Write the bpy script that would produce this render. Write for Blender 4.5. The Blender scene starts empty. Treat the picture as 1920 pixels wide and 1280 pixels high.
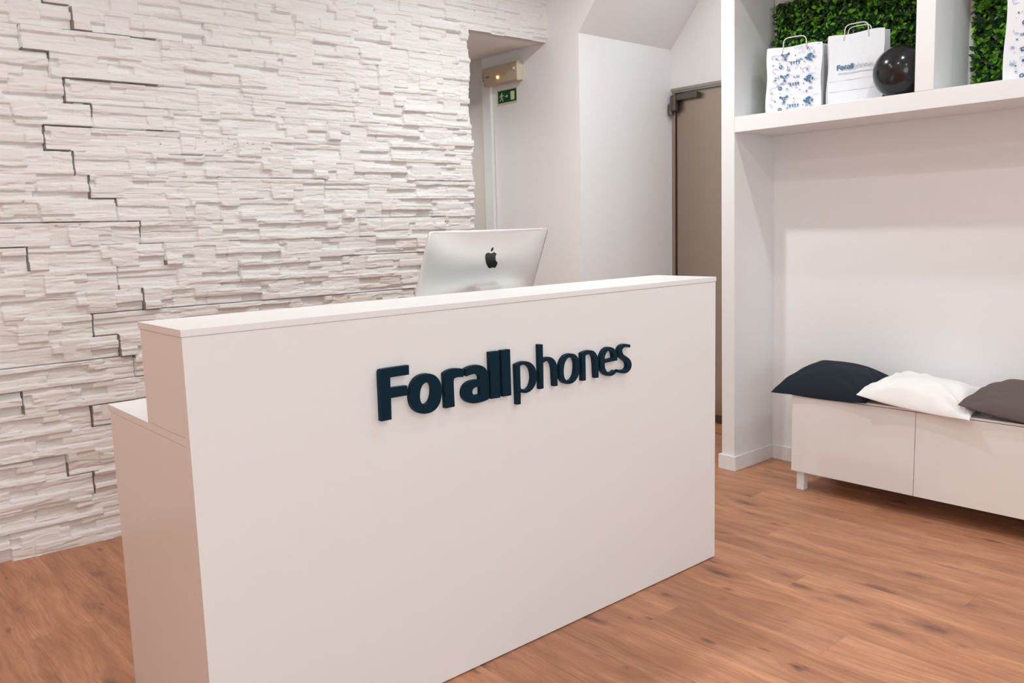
LETTERS= [["F",[[[1.2058,0.8463,1],[1.2062,0.9125,0],[1.2067,0.9748,0],[1.2095,0.9864,0],[1.2201,0.99,0],[1.3044,0.9899,1],[1.3034,0.9632,1],[1.2411,0.9638,1],[1.24,0.9346,1],[1.296,0.933,1],[1.2958,0.9055,1],[1.2403,0.906,1],[1.2389,0.8462,1]]]],["o",[[[1.4146,0.8951,0],[1.4086,0.8706,0],[1.3958,0.8537,0],[1.3773,0.8441,0],[1.3531,0.8428,0],[1.3298,0.8493,0],[1.3139,0.8624,0],[1.3047,0.881,0],[1.3031,0.9055,0],[1.3089,0.9293,0],[1.3211,0.9458,0],[1.339,0.9557,0],[1.3629,0.9577,0],[1.3865,0.9519,0],[1.403,0.9391,0],[1.4128,0.9202,0]],[[1.3796,0.9015,0],[1.3767,0.8882,0],[1.3714,0.8786,0],[1.3643,0.8724,0],[1.3551,0.8702,0],[1.3465,0.8722,0],[1.3408,0.8783,0],[1.3379,0.8878,0],[1.338,0.9009,0],[1.3409,0.9141,0],[1.3461,0.9237,0],[1.3532,0.9299,0],[1.3623,0.9322,0],[1.3709,0.9303,0],[1.3767,0.9243,0],[1.3797,0.9148,0]]]],["r",[[[1.4241,0.9501,1],[1.4371,0.956,0],[1.4564,0.9592,0],[1.4771,0.9578,0],[1.4992,0.9531,1],[1.495,0.929,1],[1.4772,0.9317,0],[1.4647,0.9305,0],[1.4594,0.9241,0],[1.4589,0.8911,0],[1.4593,0.8462,1],[1.4252,0.8464,1]]]],["a",[[[1.5031,0.9528,1],[1.5206,0.9577,0],[1.5436,0.959,0],[1.5622,0.9557,0],[1.5779,0.9468,0],[1.5876,0.9329,0],[1.5912,0.9128,0],[1.5897,0.8487,1],[1.5736,0.8448,0],[1.5501,0.8434,0],[1.527,0.845,0],[1.5073,0.8521,0],[1.4938,0.8651,0],[1.4894,0.8809,0],[1.4938,0.8967,0],[1.5042,0.9076,0],[1.5201,0.9137,0],[1.5387,0.9149,0],[1.5575,0.9136,1],[1.5564,0.9211,0],[1.5515,0.9286,0],[1.541,0.9328,0],[1.5252,0.9329,0],[1.5074,0.9297,1]],[[1.5271,0.8797,0],[1.5304,0.8883,0],[1.5406,0.8921,0],[1.558,0.8918,1],[1.5579,0.8682,1],[1.541,0.8682,0],[1.5305,0.8712,0]]]],["l",[[[1.598,0.992,1],[1.6359,0.9912,1],[1.6352,0.8458,1],[1.5986,0.8473,1]]]],["l",[[[1.6438,0.9917,1],[1.6807,0.9911,1],[1.6804,0.8459,1],[1.645,0.8471,1]]]],["p",[[[1.7015,0.9402,1],[1.7191,0.9449,0],[1.7396,0.9459,0],[1.7602,0.9406,0],[1.7777,0.9281,0],[1.7877,0.9111,0],[1.7902,0.8884,0],[1.7846,0.8667,0],[1.769,0.851,0],[1.7478,0.8441,0],[1.7316,0.8456,0],[1.72,0.8498,1],[1.7189,0.8118,1],[1.7031,0.8125,1]],[[1.7204,0.9329,1],[1.7334,0.9356,0],[1.7509,0.9311,0],[1.7639,0.9188,0],[1.769,0.9025,0],[1.7693,0.8846,0],[1.7636,0.8675,0],[1.7513,0.857,0],[1.7334,0.8558,0],[1.7204,0.8626,1]]]],["h",[[[1.8019,0.9921,1],[1.8201,0.9905,1],[1.8198,0.9441,1],[1.8331,0.9467,0],[1.8486,0.9462,0],[1.864,0.9397,0],[1.8761,0.9268,0],[1.8813,0.9101,0],[1.8821,0.8825,0],[1.8826,0.8465,1],[1.8649,0.8477,1],[1.8636,0.8759,0],[1.8622,0.9035,0],[1.8572,0.9224,0],[1.8466,0.9328,0],[1.8358,0.9349,0],[1.8203,0.9305,1],[1.8191,0.8474,1],[1.8022,0.8469,1]]]],["o",[[[1.9869,0.8923,0],[1.9815,0.8707,0],[1.9704,0.8557,0],[1.9545,0.8469,0],[1.9338,0.8451,0],[1.914,0.8502,0],[1.9005,0.8613,0],[1.8928,0.8775,0],[1.8918,0.899,0],[1.8971,0.92,0],[1.9078,0.9349,0],[1.9233,0.9439,0],[1.9438,0.9461,0],[1.9638,0.9415,0],[1.9777,0.9306,0],[1.9857,0.9142,0]],[[1.9661,0.8949,0],[1.9627,0.8783,0],[1.9561,0.8664,0],[1.9469,0.8589,0],[1.9351,0.8566,0],[1.9239,0.8595,0],[1.9164,0.8673,0],[1.9123,0.8793,0],[1.9121,0.8957,0],[1.9156,0.9121,0],[1.922,0.9239,0],[1.9311,0.9314,0],[1.9428,0.9339,0],[1.9541,0.9312,0],[1.9617,0.9235,0],[1.9659,0.9115,0]]]],["n",[[[1.9965,0.9407,1],[2.0167,0.9459,0],[2.0387,0.9459,0],[2.0574,0.9404,0],[2.0708,0.9273,0],[2.0773,0.9086,0],[2.0784,0.8772,0],[2.0791,0.8466,1],[2.0604,0.8477,1],[2.0587,0.8798,0],[2.0573,0.9063,0],[2.0518,0.9237,0],[2.0394,0.9323,0],[2.0272,0.9333,0],[2.0157,0.9304,1],[2.0156,0.8459,1],[1.9981,0.8462,1]]]],["e",[[[2.1742,0.894,1],[2.1099,0.8929,1],[2.1123,0.8752,0],[2.122,0.8618,0],[2.1361,0.8562,0],[2.1504,0.8579,0],[2.1602,0.862,1],[2.1687,0.8525,1],[2.1538,0.8452,0],[2.1323,0.8445,0],[2.1111,0.8518,0],[2.0946,0.8678,0],[2.0873,0.8881,0],[2.0885,0.912,0],[2.0994,0.9323,0],[2.1165,0.9442,0],[2.1378,0.9457,0],[2.1591,0.9374,0],[2.1714,0.9213,0],[2.1755,0.9061,0]],[[2.1094,0.9041,1],[2.1132,0.9186,0],[2.1233,0.9304,0],[2.1369,0.9339,0],[2.1481,0.9265,0],[2.1529,0.915,0],[2.1535,0.9059,1]]]],["s",[[[2.2448,0.9418,1],[2.2425,0.9312,1],[2.2217,0.936,0],[2.207,0.9331,0],[2.2017,0.9238,0],[2.2095,0.9106,0],[2.2278,0.8997,0],[2.2444,0.8865,0],[2.2509,0.8694,0],[2.2439,0.8529,0],[2.227,0.8439,0],[2.2048,0.8439,0],[2.1749,0.8522,1],[2.178,0.8616,1],[2.1976,0.8568,0],[2.2161,0.8571,0],[2.2258,0.8652,0],[2.2238,0.8791,0],[2.2092,0.8909,0],[2.1911,0.903,0],[2.1797,0.9191,0],[2.1822,0.9347,0],[2.1962,0.9454,0],[2.2182,0.9473,0]]]]]
LOGO= [[[-0.0406,0.1061,0],[-0.0433,0.0936,0],[-0.0394,0.0845,0],[-0.0286,0.0803,0],[-0.0184,0.0823,0],[-0.011,0.0839,0],[-0.0022,0.0814,0],[0.0057,0.0803,0],[0.0168,0.0864,1],[0.0121,0.0941,0],[0.0127,0.1041,0],[0.0172,0.1136,0],[0.0258,0.1203,1],[0.0214,0.1323,0],[0.0127,0.1398,0],[-0.0005,0.1374,0],[-0.0161,0.1403,0],[-0.027,0.1317,0],[-0.0358,0.1188,0]],[[-0.0136,0.0776,1],[-0.0134,0.0681,0],[-0.0028,0.0603,1],[-0.0026,0.071,0]]]
LE = 1.0
WIN_FILL = 110.0
EXPO = -0.06
import bpy, bmesh, math, random
import numpy as np
from mathutils import Vector, Matrix
PI = math.pi
random.seed(7)
sc = bpy.context.scene
COL = sc.collection

# ------------------------------------------------------------------ helpers
def link(o, parent=None):
    COL.objects.link(o)
    if parent is not None:
        o.parent = parent
    return o

def set_mats(me, m):
    for k in (m if isinstance(m, (list, tuple)) else [m]):
        me.materials.append(k)

def mesh_obj(name, verts, faces, m, parent=None, smooth=False, origin=None, mat_idx=None):
    me = bpy.data.meshes.new(name)
    if origin is not None:
        verts = [(v[0]-origin[0], v[1]-origin[1], v[2]-origin[2]) for v in verts]
    me.from_pydata([tuple(v) for v in verts], [], faces)
    set_mats(me, m)
    if mat_idx:
        me.polygons.foreach_set('material_index', mat_idx)
    if smooth:
        me.polygons.foreach_set('use_smooth', [True]*len(me.polygons))
    me.update()
    o = bpy.data.objects.new(name, me)
    if origin is not None:
        o.location = origin
    return link(o, parent)

def bm_obj(name, bm, m, parent=None, smooth=False):
    me = bpy.data.meshes.new(name)
    bmesh.ops.recalc_face_normals(bm, faces=bm.faces[:])
    bm.to_mesh(me); bm.free()
    set_mats(me, m)
    if smooth:
        me.polygons.foreach_set('use_smooth', [True]*len(me.polygons))
    return link(bpy.data.objects.new(name, me), parent)

def add_box(bm, x0, x1, y0, y1, z0, z1, bev=0.0, mat=None, seg=2):
    vs = [bm.verts.new((x, y, z)) for x in (x0, x1) for y in (y0, y1) for z in (z0, z1)]
    q = [(0,1,3,2),(4,6,7,5),(0,4,5,1),(2,3,7,6),(0,2,6,4),(1,5,7,3)]
    fs = [bm.faces.new([vs[i] for i in f]) for f in q]
    if mat is not None:
        bmesh.ops.transform(bm, matrix=mat, verts=vs)
    if bev:
        es = list({e for f in fs for e in f.edges})
        bmesh.ops.bevel(bm, geom=es, offset=bev, segments=seg, affect='EDGES', profile=0.5)

def box(name, x0, x1, y0, y1, z0, z1, m, parent=None, bev=0.0):
    bm = bmesh.new(); add_box(bm, x0, x1, y0, y1, z0, z1, bev)
    return bm_obj(name, bm, m, parent)

def tube(pts, rad, seg=8):
    """verts, faces for a tube along pts"""
    V, F = [], []
    pts = [Vector(p) for p in pts]
    n = len(pts)
    t0 = (pts[1]-pts[0]).normalized()
    ref = Vector((0,0,1)) if abs(t0.z) < 0.9 else Vector((1,0,0))
    a = t0.cross(ref).normalized()
    for i in range(n):
        t = (pts[min(i+1,n-1)]-pts[max(i-1,0)]).normalized()
        a = (a - t*a.dot(t)).normalized()
        b = t.cross(a)
        for k in range(seg):
            an = 2*PI*k/seg
            V.append(pts[i]+a*math.cos(an)*rad+b*math.sin(an)*rad)
    for i in range(n-1):
        for k in range(seg):
            k2 = (k+1) % seg
            F.append((i*seg+k, i*seg+k2, (i+1)*seg+k2, (i+1)*seg+k))
    F.append(tuple(range(seg-1,-1,-1))); F.append(tuple((n-1)*seg+k for k in range(seg)))
    return V, F

def empty(name, loc, label=None, cat=None, group=None, kind=None):
    o = bpy.data.objects.new(name, None)
    o.empty_display_size = 0.05
    o.location = loc
    link(o)
    tag(o, label, cat, group, kind)
    return o

def tag(o, label=None, cat=None, group=None, kind=None):
    if label: o['label'] = label
    if cat: o['category'] = cat
    if group: o['group'] = group
    if kind: o['kind'] = kind
    return o

def adopt(parent, *kids):
    """parent parts built in world coordinates to an Empty, keeping them where they are"""
    for k in kids:
        k.parent = parent
        k.matrix_parent_inverse = Matrix.Translation(parent.location).inverted() if parent.rotation_euler[2] == 0 else parent.matrix_basis.inverted()

def flat_loop(pts):
    """closed loop of (x, z, corner): Catmull-Rom between corners"""
    P = [(p[0], p[1]) for p in pts]; n = len(P)
    cor = [i for i in range(n) if pts[i][2]]
    out = []
    def cr(p0, p1, p2, p3, t):
        return tuple(0.5*((2*p1[k])+(-p0[k]+p2[k])*t+(2*p0[k]-5*p1[k]+4*p2[k]-p3[k])*t*t+(-p0[k]+3*p1[k]-3*p2[k]+p3[k])*t**3) for k in (0,1))
    for i in range(n):
        j = (i+1) % n
        a, b = P[i], P[j]
        if pts[i][2] and pts[j][2]:
            out.append(a); continue
        p0 = a if pts[i][2] else P[(i-1) % n]
        p3 = b if pts[j][2] else P[(j+1) % n]
        for s in range(6):
            out.append(cr(p0, a, b, p3, s/6))
    return out

def prism(loops, to3, depth_vec):
    """extruded glyph: loops in 2D (first outer, rest holes) -> bmesh with front, back and sides"""
    bm = bmesh.new()
    dv = Vector(depth_vec)
    edges = []
    for lp in loops:
        vs = [bm.verts.new(to3(*p)) for p in lp]
        for i in range(len(vs)):
            edges.append(bm.edges.new((vs[i], vs[(i+1) % len(vs)])))
    r = bmesh.ops.triangle_fill(bm, edges=edges, use_beauty=True, use_dissolve=False)
    faces = [g for g in r['geom'] if isinstance(g, bmesh.types.BMFace)]
    ext = bmesh.ops.extrude_face_region(bm, geom=faces)
    nv = [g for g in ext['geom'] if isinstance(g, bmesh.types.BMVert)]
    bmesh.ops.translate(bm, vec=dv, verts=nv)
    if not any(f for f in bm.faces if f in faces):
        pass
    return bm

# ------------------------------------------------------------------ materials
def node_mat(name):
    m = bpy.data.materials.new(name); m.use_nodes = True
    nt = m.node_tree
    return m, nt, nt.nodes['Principled BSDF']

def add(nt, typ, **kw):
    n = nt.nodes.new(typ)
    for k, v in kw.items():
        setattr(n, k, v)
    return n

def setin(n, **kw):
    for k, v in kw.items():
        n.inputs[k.replace('_', ' ')].default_value = v

def srgb(r, g, b):
    f = lambda c: (c/12.92 if c <= 0.04045 else ((c+0.055)/1.055)**2.4)
    return (f(r/255), f(g/255), f(b/255), 1)

def plain(name, col, rough=0.5, metal=0.0, bump=0.0, bscale=200.0, spec=0.5, var=0.03, coat=0.0):
    m, nt, p = node_mat(name)
    no = add(nt, 'ShaderNodeTexNoise'); setin(no, Scale=bscale, Detail=4.0)
    tc = add(nt, 'ShaderNodeTexCoord'); nt.links.new(tc.outputs['Object'], no.inputs['Vector'])
    mx = add(nt, 'ShaderNodeMix', data_type='RGBA')
    nt.links.new(no.outputs['Fac'], mx.inputs[0])
    mx.inputs[6].default_value = tuple(c*(1-var) for c in col[:3])+(1,)
    mx.inputs[7].default_value = tuple(min(1, c*(1+var)) for c in col[:3])+(1,)
    nt.links.new(mx.outputs[2], p.inputs['Base Color'])
    p.inputs['Roughness'].default_value = rough
    p.inputs['Metallic'].default_value = metal
    p.inputs['Specular IOR Level'].default_value = spec
    p.inputs['Coat Weight'].default_value = coat
    if bump:
        b = add(nt, 'ShaderNodeBump'); b.inputs['Strength'].default_value = bump; b.inputs['Distance'].default_value = 0.002
        nt.links.new(no.outputs['Fac'], b.inputs['Height']); nt.links.new(b.outputs['Normal'], p.inputs['Normal'])
    return m

def emit(name, col, strength):
    m, nt, p = node_mat(name)
    p.inputs['Base Color'].default_value = col
    p.inputs['Emission Color'].default_value = col
    p.inputs['Emission Strength'].default_value = strength
    return m

M = {}
M['plaster'] = plain('white_plaster', (0.87, 0.865, 0.87, 1), 0.85, bump=0.15, bscale=60, var=0.008)
M['bounce_wall'] = plain('warm_bounce_tint', (0.80, 0.56, 0.42, 1), 0.85, var=0.01)  # invented orange tint on the unseen wall, colours bounce onto the desk side
M['plaster_grey'] = plain('greige_plaster', (0.70, 0.68, 0.645, 1), 0.85, bump=0.15, bscale=60, var=0.01)
M['ceiling'] = plain('ceiling_paint', (0.88, 0.88, 0.88, 1), 0.9, var=0.005)
M['white_paint'] = plain('satin_white_paint', (0.83, 0.835, 0.84, 1), 0.45, bump=0.05, bscale=40, var=0.005)
M['melamine'] = plain('white_melamine', (0.84, 0.85, 0.85, 1), 0.33, bump=0.03, bscale=400, var=0.006)
M['melamine_top'] = plain('white_melamine_top', (0.84, 0.85, 0.85, 1), 0.33, bump=0.03, bscale=400, var=0.006)
M['edge'] = plain('cream_edge_banding', (0.74, 0.66, 0.55, 1), 0.5, var=0.02)
M['gloss_white'] = plain('gloss_white_lacquer', (0.84, 0.82, 0.81, 1), 0.22, var=0.005)
M['letter'] = plain('petrol_blue_acrylic', srgb(0, 38, 54), 0.45, spec=0.15, var=0.03)
M['alu'] = plain('brushed_aluminium', (0.92, 0.905, 0.89, 1), 0.36, metal=0.75, var=0.01, bscale=600)
M['black_mirror'] = plain('black_gloss_plastic', (0.008, 0.008, 0.009, 1), 0.08, var=0.0)
M['glass_black'] = plain('dark_display_glass', (0.01, 0.01, 0.012, 1), 0.06)
M['black_rubber'] = plain('black_glossy_rubber', (0.014, 0.014, 0.016, 1), 0.16, var=0.05, bscale=30)
M['black_cloth'] = plain('blue_black_cotton', srgb(34, 42, 51), 0.9, bump=0.5, bscale=500, var=0.2, spec=0.2)
M['white_cloth'] = plain('white_cotton', (0.88, 0.87, 0.86, 1), 0.9, bump=0.4, bscale=500, var=0.01, spec=0.2)
M['grey_cloth'] = plain('taupe_grey_linen', srgb(104, 94, 92), 0.95, bump=0.8, bscale=500, var=0.25, spec=0.2)
M['paper'] = plain('white_kraft_paper', (0.78, 0.79, 0.83, 1), 0.8, bump=0.1, bscale=30, var=0.01)
M['ink_blue'] = plain('blue_print', srgb(62, 108, 146), 0.7)
M['ink_light'] = plain('pale_blue_print', srgb(150, 168, 200), 0.7)
M['ink_fold_grey'] = plain('grey_print_and_fold_shade', srgb(190, 195, 205), 0.7)
M['cord'] = plain('paper_cord', (0.80, 0.78, 0.74, 1), 0.8, bump=0.6, bscale=300)
M['steel_dark'] = plain('dark_steel', (0.16, 0.14, 0.12, 1), 0.4, metal=1.0)
M['steel_frame'] = plain('satin_steel_frame', (0.42, 0.37, 0.33, 1), 0.38, metal=1.0)
M['dark_gap'] = plain('dark_rubber_seal', (0.02, 0.02, 0.02, 1), 0.8)
M['plastic_cream'] = plain('cream_plastic', srgb(214, 203, 182), 0.5, var=0.01)
M['diffuser'] = plain('yellowed_diffuser', srgb(190, 172, 144), 0.35, var=0.02)
M['screw'] = plain('bright_screw', (0.7, 0.7, 0.68, 1), 0.15, metal=1.0)
M['sign_green'] = plain('sign_green', srgb(4, 84, 52), 0.6, var=0.02, spec=0.2)
M['sign_cream'] = plain('photoluminescent_cream', srgb(222, 218, 178), 0.5, var=0.01)
M['led'] = emit('amber_indicator', (1.0, 0.50, 0.10, 1), 9.0)
M['lamp'] = emit('downlight_lens', (1.0, 0.93, 0.85, 1), 30.0)
M['backing'] = plain('dark_green_backing', srgb(4, 9, 4), 0.9)

def brushed_door():
    m, nt, p = node_mat('brushed_steel_door')
    tc = add(nt, 'ShaderNodeTexCoord')
    mp = add(nt, 'ShaderNodeMapping'); mp.inputs['Scale'].default_value = (1.0, 3.0, 2.0)
    nt.links.new(tc.outputs['Object'], mp.inputs['Vector'])
    n1 = add(nt, 'ShaderNodeTexNoise'); setin(n1, Scale=1.6, Detail=5.0, Roughness=0.6, Distortion=0.6)
    nt.links.new(mp.outputs['Vector'], n1.inputs['Vector'])
    r = add(nt, 'ShaderNodeMapRange'); r.inputs[3].default_value = 0.20; r.inputs[4].default_value = 0.42
    nt.links.new(n1.outputs['Fac'], r.inputs[0]); nt.links.new(r.outputs[0], p.inputs['Roughness'])
    n2 = add(nt, 'ShaderNodeTexNoise'); setin(n2, Scale=900.0, Detail=2.0)
    nt.links.new(tc.outputs['Object'], n2.inputs['Vector'])
    mx = add(nt, 'ShaderNodeMix', data_type='RGBA'); nt.links.new(n2.outputs['Fac'], mx.inputs[0])
    mx.inputs[6].default_value = (0.36, 0.29, 0.24, 1); mx.inputs[7].default_value = (0.53, 0.435, 0.36, 1)
    nt.links.new(mx.outputs[2], p.inputs['Base Color'])
    p.inputs['Metallic'].default_value = 0.9
    b = add(nt, 'ShaderNodeBump'); b.inputs['Strength'].default_value = 0.25; b.inputs['Distance'].default_value = 0.004
    nt.links.new(n1.outputs['Fac'], b.inputs['Height']); nt.links.new(b.outputs['Normal'], p.inputs['Normal'])
    return m
M['door'] = brushed_door()

def stone_mat():
    m, nt, p = node_mat('cast_stone_off_white')
    tc = add(nt, 'ShaderNodeTexCoord')
    n1 = add(nt, 'ShaderNodeTexNoise'); setin(n1, Scale=3.0, Detail=6.0, Roughness=0.6)
    nt.links.new(tc.outputs['Object'], n1.inputs['Vector'])
    mx = add(nt, 'ShaderNodeMix', data_type='RGBA'); nt.links.new(n1.outputs['Fac'], mx.inputs[0])
    mx.inputs[6].default_value = (0.78, 0.75, 0.72, 1); mx.inputs[7].default_value = (0.83, 0.81, 0.79, 1)
    nt.links.new(mx.outputs[2], p.inputs['Base Color'])
    p.inputs['Roughness'].default_value = 0.85; p.inputs['Specular IOR Level'].default_value = 0.25
    mp = add(nt, 'ShaderNodeMapping'); mp.inputs['Scale'].default_value = (1, 1, 4)
    nt.links.new(tc.outputs['Object'], mp.inputs['Vector'])
    n2 = add(nt, 'ShaderNodeTexNoise'); setin(n2, Scale=60.0, Detail=6.0, Roughness=0.65)
    nt.links.new(mp.outputs['Vector'], n2.inputs['Vector'])
    b = add(nt, 'ShaderNodeBump'); b.inputs['Strength'].default_value = 0.35; b.inputs['Distance'].default_value = 0.004
    nt.links.new(n2.outputs['Fac'], b.inputs['Height']); nt.links.new(b.outputs['Normal'], p.inputs['Normal'])
    return m
M['stone'] = stone_mat()

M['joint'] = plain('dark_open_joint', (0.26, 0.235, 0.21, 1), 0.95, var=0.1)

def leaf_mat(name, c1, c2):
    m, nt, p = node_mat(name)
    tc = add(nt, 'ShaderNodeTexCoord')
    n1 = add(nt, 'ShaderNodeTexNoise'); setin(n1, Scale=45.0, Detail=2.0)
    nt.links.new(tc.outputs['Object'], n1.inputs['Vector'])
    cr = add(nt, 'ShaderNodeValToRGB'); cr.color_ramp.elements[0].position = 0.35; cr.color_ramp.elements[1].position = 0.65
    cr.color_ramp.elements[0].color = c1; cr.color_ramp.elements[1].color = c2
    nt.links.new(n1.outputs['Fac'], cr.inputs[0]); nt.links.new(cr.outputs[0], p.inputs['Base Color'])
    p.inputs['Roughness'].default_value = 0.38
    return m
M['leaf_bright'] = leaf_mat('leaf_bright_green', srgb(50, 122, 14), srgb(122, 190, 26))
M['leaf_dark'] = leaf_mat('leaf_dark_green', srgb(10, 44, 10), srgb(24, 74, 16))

def floor_mat():
    m, nt, p = node_mat('oak_laminate_planks')
    L = nt.links.new
    def math_(op, a, b=None, c=None):
        n = add(nt, 'ShaderNodeMath', operation=op)
        for i, v in enumerate((a, b, c)):
            if v is None: continue
            if isinstance(v, (int, float)): n.inputs[i].default_value = v
            else: L(v, n.inputs[i])
        return n.outputs[0]
    def comb(x, y, z=0.0):
        n = add(nt, 'ShaderNodeCombineXYZ')
        for i, v in enumerate((x, y, z)):
            if isinstance(v, (int, float)): n.inputs[i].default_value = v
            else: L(v, n.inputs[i])
        return n.outputs[0]
    def ramp(fac, stops):
        n = add(nt, 'ShaderNodeValToRGB'); cr = n.color_ramp
        while len(cr.elements) < len(stops): cr.elements.new(0.5)
        for e, (pos, colr) in zip(cr.elements, stops): e.position = pos; e.color = colr
        L(fac, n.inputs[0]); return n.outputs[0]
    def mix(f, a, b, typ='MIX'):
        n = add(nt, 'ShaderNodeMix', data_type='RGBA', blend_type=typ)
        for i, v in ((0, f), (6, a), (7, b)):
            if isinstance(v, (int, float, tuple)): n.inputs[i].default_value = v
            else: L(v, n.inputs[i])
        return n.outputs[2]
    def noise(vec, scale, detail=4.0, rough=0.55, dist=0.0):
        n = add(nt, 'ShaderNodeTexNoise'); setin(n, Scale=scale, Detail=detail, Roughness=rough, Distortion=dist)
        L(vec, n.inputs['Vector']); return n.outputs['Fac']
    tc = add(nt, 'ShaderNodeTexCoord'); sp = add(nt, 'ShaderNodeSeparateXYZ'); L(tc.outputs['Object'], sp.inputs[0])
    X, Y = sp.outputs[0], sp.outputs[1]
    u = math_('DIVIDE', math_('ADD', X, 4.865), 0.2)          # seams at x = 0.535 + 0.2 k
    iu = math_('FLOOR', u); fu = math_('FRACT', u)
    w1 = add(nt, 'ShaderNodeTexWhiteNoise', noise_dimensions='1D'); L(iu, w1.inputs['W'])
    off = math_('MULTIPLY', math_('FRACT', math_('MULTIPLY', iu, 0.377)), 1.38)
    # plank 38 (x 2.735-2.935) has an end joint at y = 1.593
    base = 1.593 + (38*0.377 % 1.0)*1.38
    v = math_('DIVIDE', math_('ADD', math_('SUBTRACT', Y, base-13.8), off), 1.38)
    iv = math_('FLOOR', v); fv = math_('FRACT', v)
    w2 = add(nt, 'ShaderNodeTexWhiteNoise', noise_dimensions='2D'); L(comb(iu, iv), w2.inputs['Vector'])
    R = w2.outputs['Value']; RC = add(nt, 'ShaderNodeSeparateColor'); L(w2.outputs['Color'], RC.inputs[0])
    sx = math_('ADD', X, math_('MULTIPLY', RC.outputs[0], 17.0)); sy = math_('ADD', Y, math_('MULTIPLY', RC.outputs[1], 23.0))
    # warp along the grain
    wv = noise(comb(math_('MULTIPLY', sx, 5.0), math_('MULTIPLY', sy, 1.6)), 1.0, 3.0)
    gx = math_('ADD', sx, math_('MULTIPLY', math_('SUBTRACT', wv, 0.5), 0.10))
    # knots: stretched voronoi cells
    vo = add(nt, 'ShaderNodeTexVoronoi', feature='F1'); setin(vo, Scale=1.0, Randomness=1.0)
    L(comb(math_('MULTIPLY', gx, 8.5), math_('MULTIPLY', sy, 3.1)), vo.inputs['Vector'])
    kd = math_('ADD', vo.outputs['Distance'], math_('MULTIPLY', math_('SUBTRACT', noise(comb(math_('MULTIPLY', sx, 40.0), math_('MULTIPLY', sy, 14.0)), 1.0, 4.0), 0.5), 0.42))
    vs = add(nt, 'ShaderNodeSeparateColor'); L(vo.outputs['Color'], vs.inputs[0])
    on = math_('GREATER_THAN', vs.outputs[0], 0.15)
    size = math_('ADD', math_('MULTIPLY', vs.outputs[1], 0.20), 0.09)
    knot = math_('MULTIPLY', on, math_('SUBTRACT', 1.0, math_('SMOOTH_MIN', math_('DIVIDE', math_('MAXIMUM', kd, 0.0), size), 1.0, 0.25)))
    knot = math_('MAXIMUM', knot, 0.0)
    halo = math_('MULTIPLY', on, math_('SUBTRACT', 1.0, math_('MINIMUM', math_('DIVIDE', math_('MAXIMUM', kd, 0.0), math_('MULTIPLY', size, 2.2)), 1.0)))
    v2 = add(nt, 'ShaderNodeTexVoronoi', feature='F1'); setin(v2, Scale=1.0, Randomness=1.0)
    L(comb(math_('MULTIPLY', gx, 17.0), math_('MULTIPLY', sy, 6.5)), v2.inputs['Vector'])
    s2 = add(nt, 'ShaderNodeSeparateColor'); L(v2.outputs['Color'], s2.inputs[0])
    kd2 = math_('ADD', v2.outputs['Distance'], math_('MULTIPLY', math_('SUBTRACT', noise(comb(math_('MULTIPLY', sx, 90.0), math_('MULTIPLY', sy, 30.0)), 1.0, 3.0), 0.5), 0.25))
    small = math_('MULTIPLY', math_('GREATER_THAN', s2.outputs[0], 0.72), math_('SUBTRACT', 1.0, math_('MINIMUM', math_('DIVIDE', math_('MAXIMUM', kd2, 0.0), math_('ADD', math_('MULTIPLY', s2.outputs[1], 0.16), 0.10)), 1.0)))
    # cathedral rings
    rg = noise(comb(math_('MULTIPLY', gx, 7.0), math_('MULTIPLY', sy, 0.55)), 1.0, 1.0, 0.4, 0.4)
    rg = math_('ADD', rg, math_('MULTIPLY', halo, 0.10))
    rings = math_('FRACT', math_('MULTIPLY', rg, 13.0))
    rings = math_('ABSOLUTE', math_('SUBTRACT', math_('MULTIPLY', rings, 2.0), 1.0))
    fine = noise(comb(math_('MULTIPLY', gx, 170.0), math_('MULTIPLY', sy, 8.0)), 1.0, 4.0, 0.7)
    broad = noise(comb(math_('MULTIPLY', gx, 16.0), math_('MULTIPLY', sy, 1.3)), 1.0, 3.0, 0.6)
    mott = noise(comb(math_('MULTIPLY', sx, 6.0), math_('MULTIPLY', sy, 2.2)), 1.0, 4.0, 0.6)
    c = ramp(broad, [(0.28, FC[0]), (0.5, FC[1]), (0.72, FC[2])])
    c = mix(math_('MULTIPLY', math_('POWER', rings, 2.0), 0.34), c, FC[3])
    c = mix(ramp(fine, [(0.38, (0,0,0,1)), (0.70, (0.46,0.46,0.46,1))]), c, FC[3])
    c = mix(ramp(mott, [(0.45, (0,0,0,1)), (0.75, (0.5,0.5,0.5,1))]), c, FC[3])
    hue = ramp(R, [(0.0, (0.88,0.86,0.85,1)), (0.5, (1.0,0.98,0.97,1)), (1.0, (1.10,1.08,1.04,1))])
    c = mix(1.0, c, hue, 'MULTIPLY')
    c = mix(math_('MULTIPLY', halo, 0.50), c, FC[3])
    c = mix(math_('MULTIPLY', knot, 0.80), c, FC[4])
    c = mix(math_('MULTIPLY', small, 0.78), c, FC[4])
    # seams
    du = math_('MULTIPLY', math_('MINIMUM', fu, math_('SUBTRACT', 1.0, fu)), 0.2)
    dv = math_('MULTIPLY', math_('MINIMUM', fv, math_('SUBTRACT', 1.0, fv)), 1.38)
    seam = math_('LESS_THAN', math_('MINIMUM', du, dv), 0.0008)
    c = mix(math_('MULTIPLY', seam, 0.28), c, FC[4])
    L(c, p.inputs['Base Color'])
    rr = add(nt, 'ShaderNodeMapRange'); rr.inputs[3].default_value = 0.36; rr.inputs[4].default_value = 0.52
    L(fine, rr.inputs[0]); L(rr.outputs[0], p.inputs['Roughness'])
    p.inputs['Specular IOR Level'].default_value = 0.4
    b = add(nt, 'ShaderNodeBump'); b.inputs['Strength'].default_value = 0.12; b.inputs['Distance'].default_value = 0.001
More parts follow.
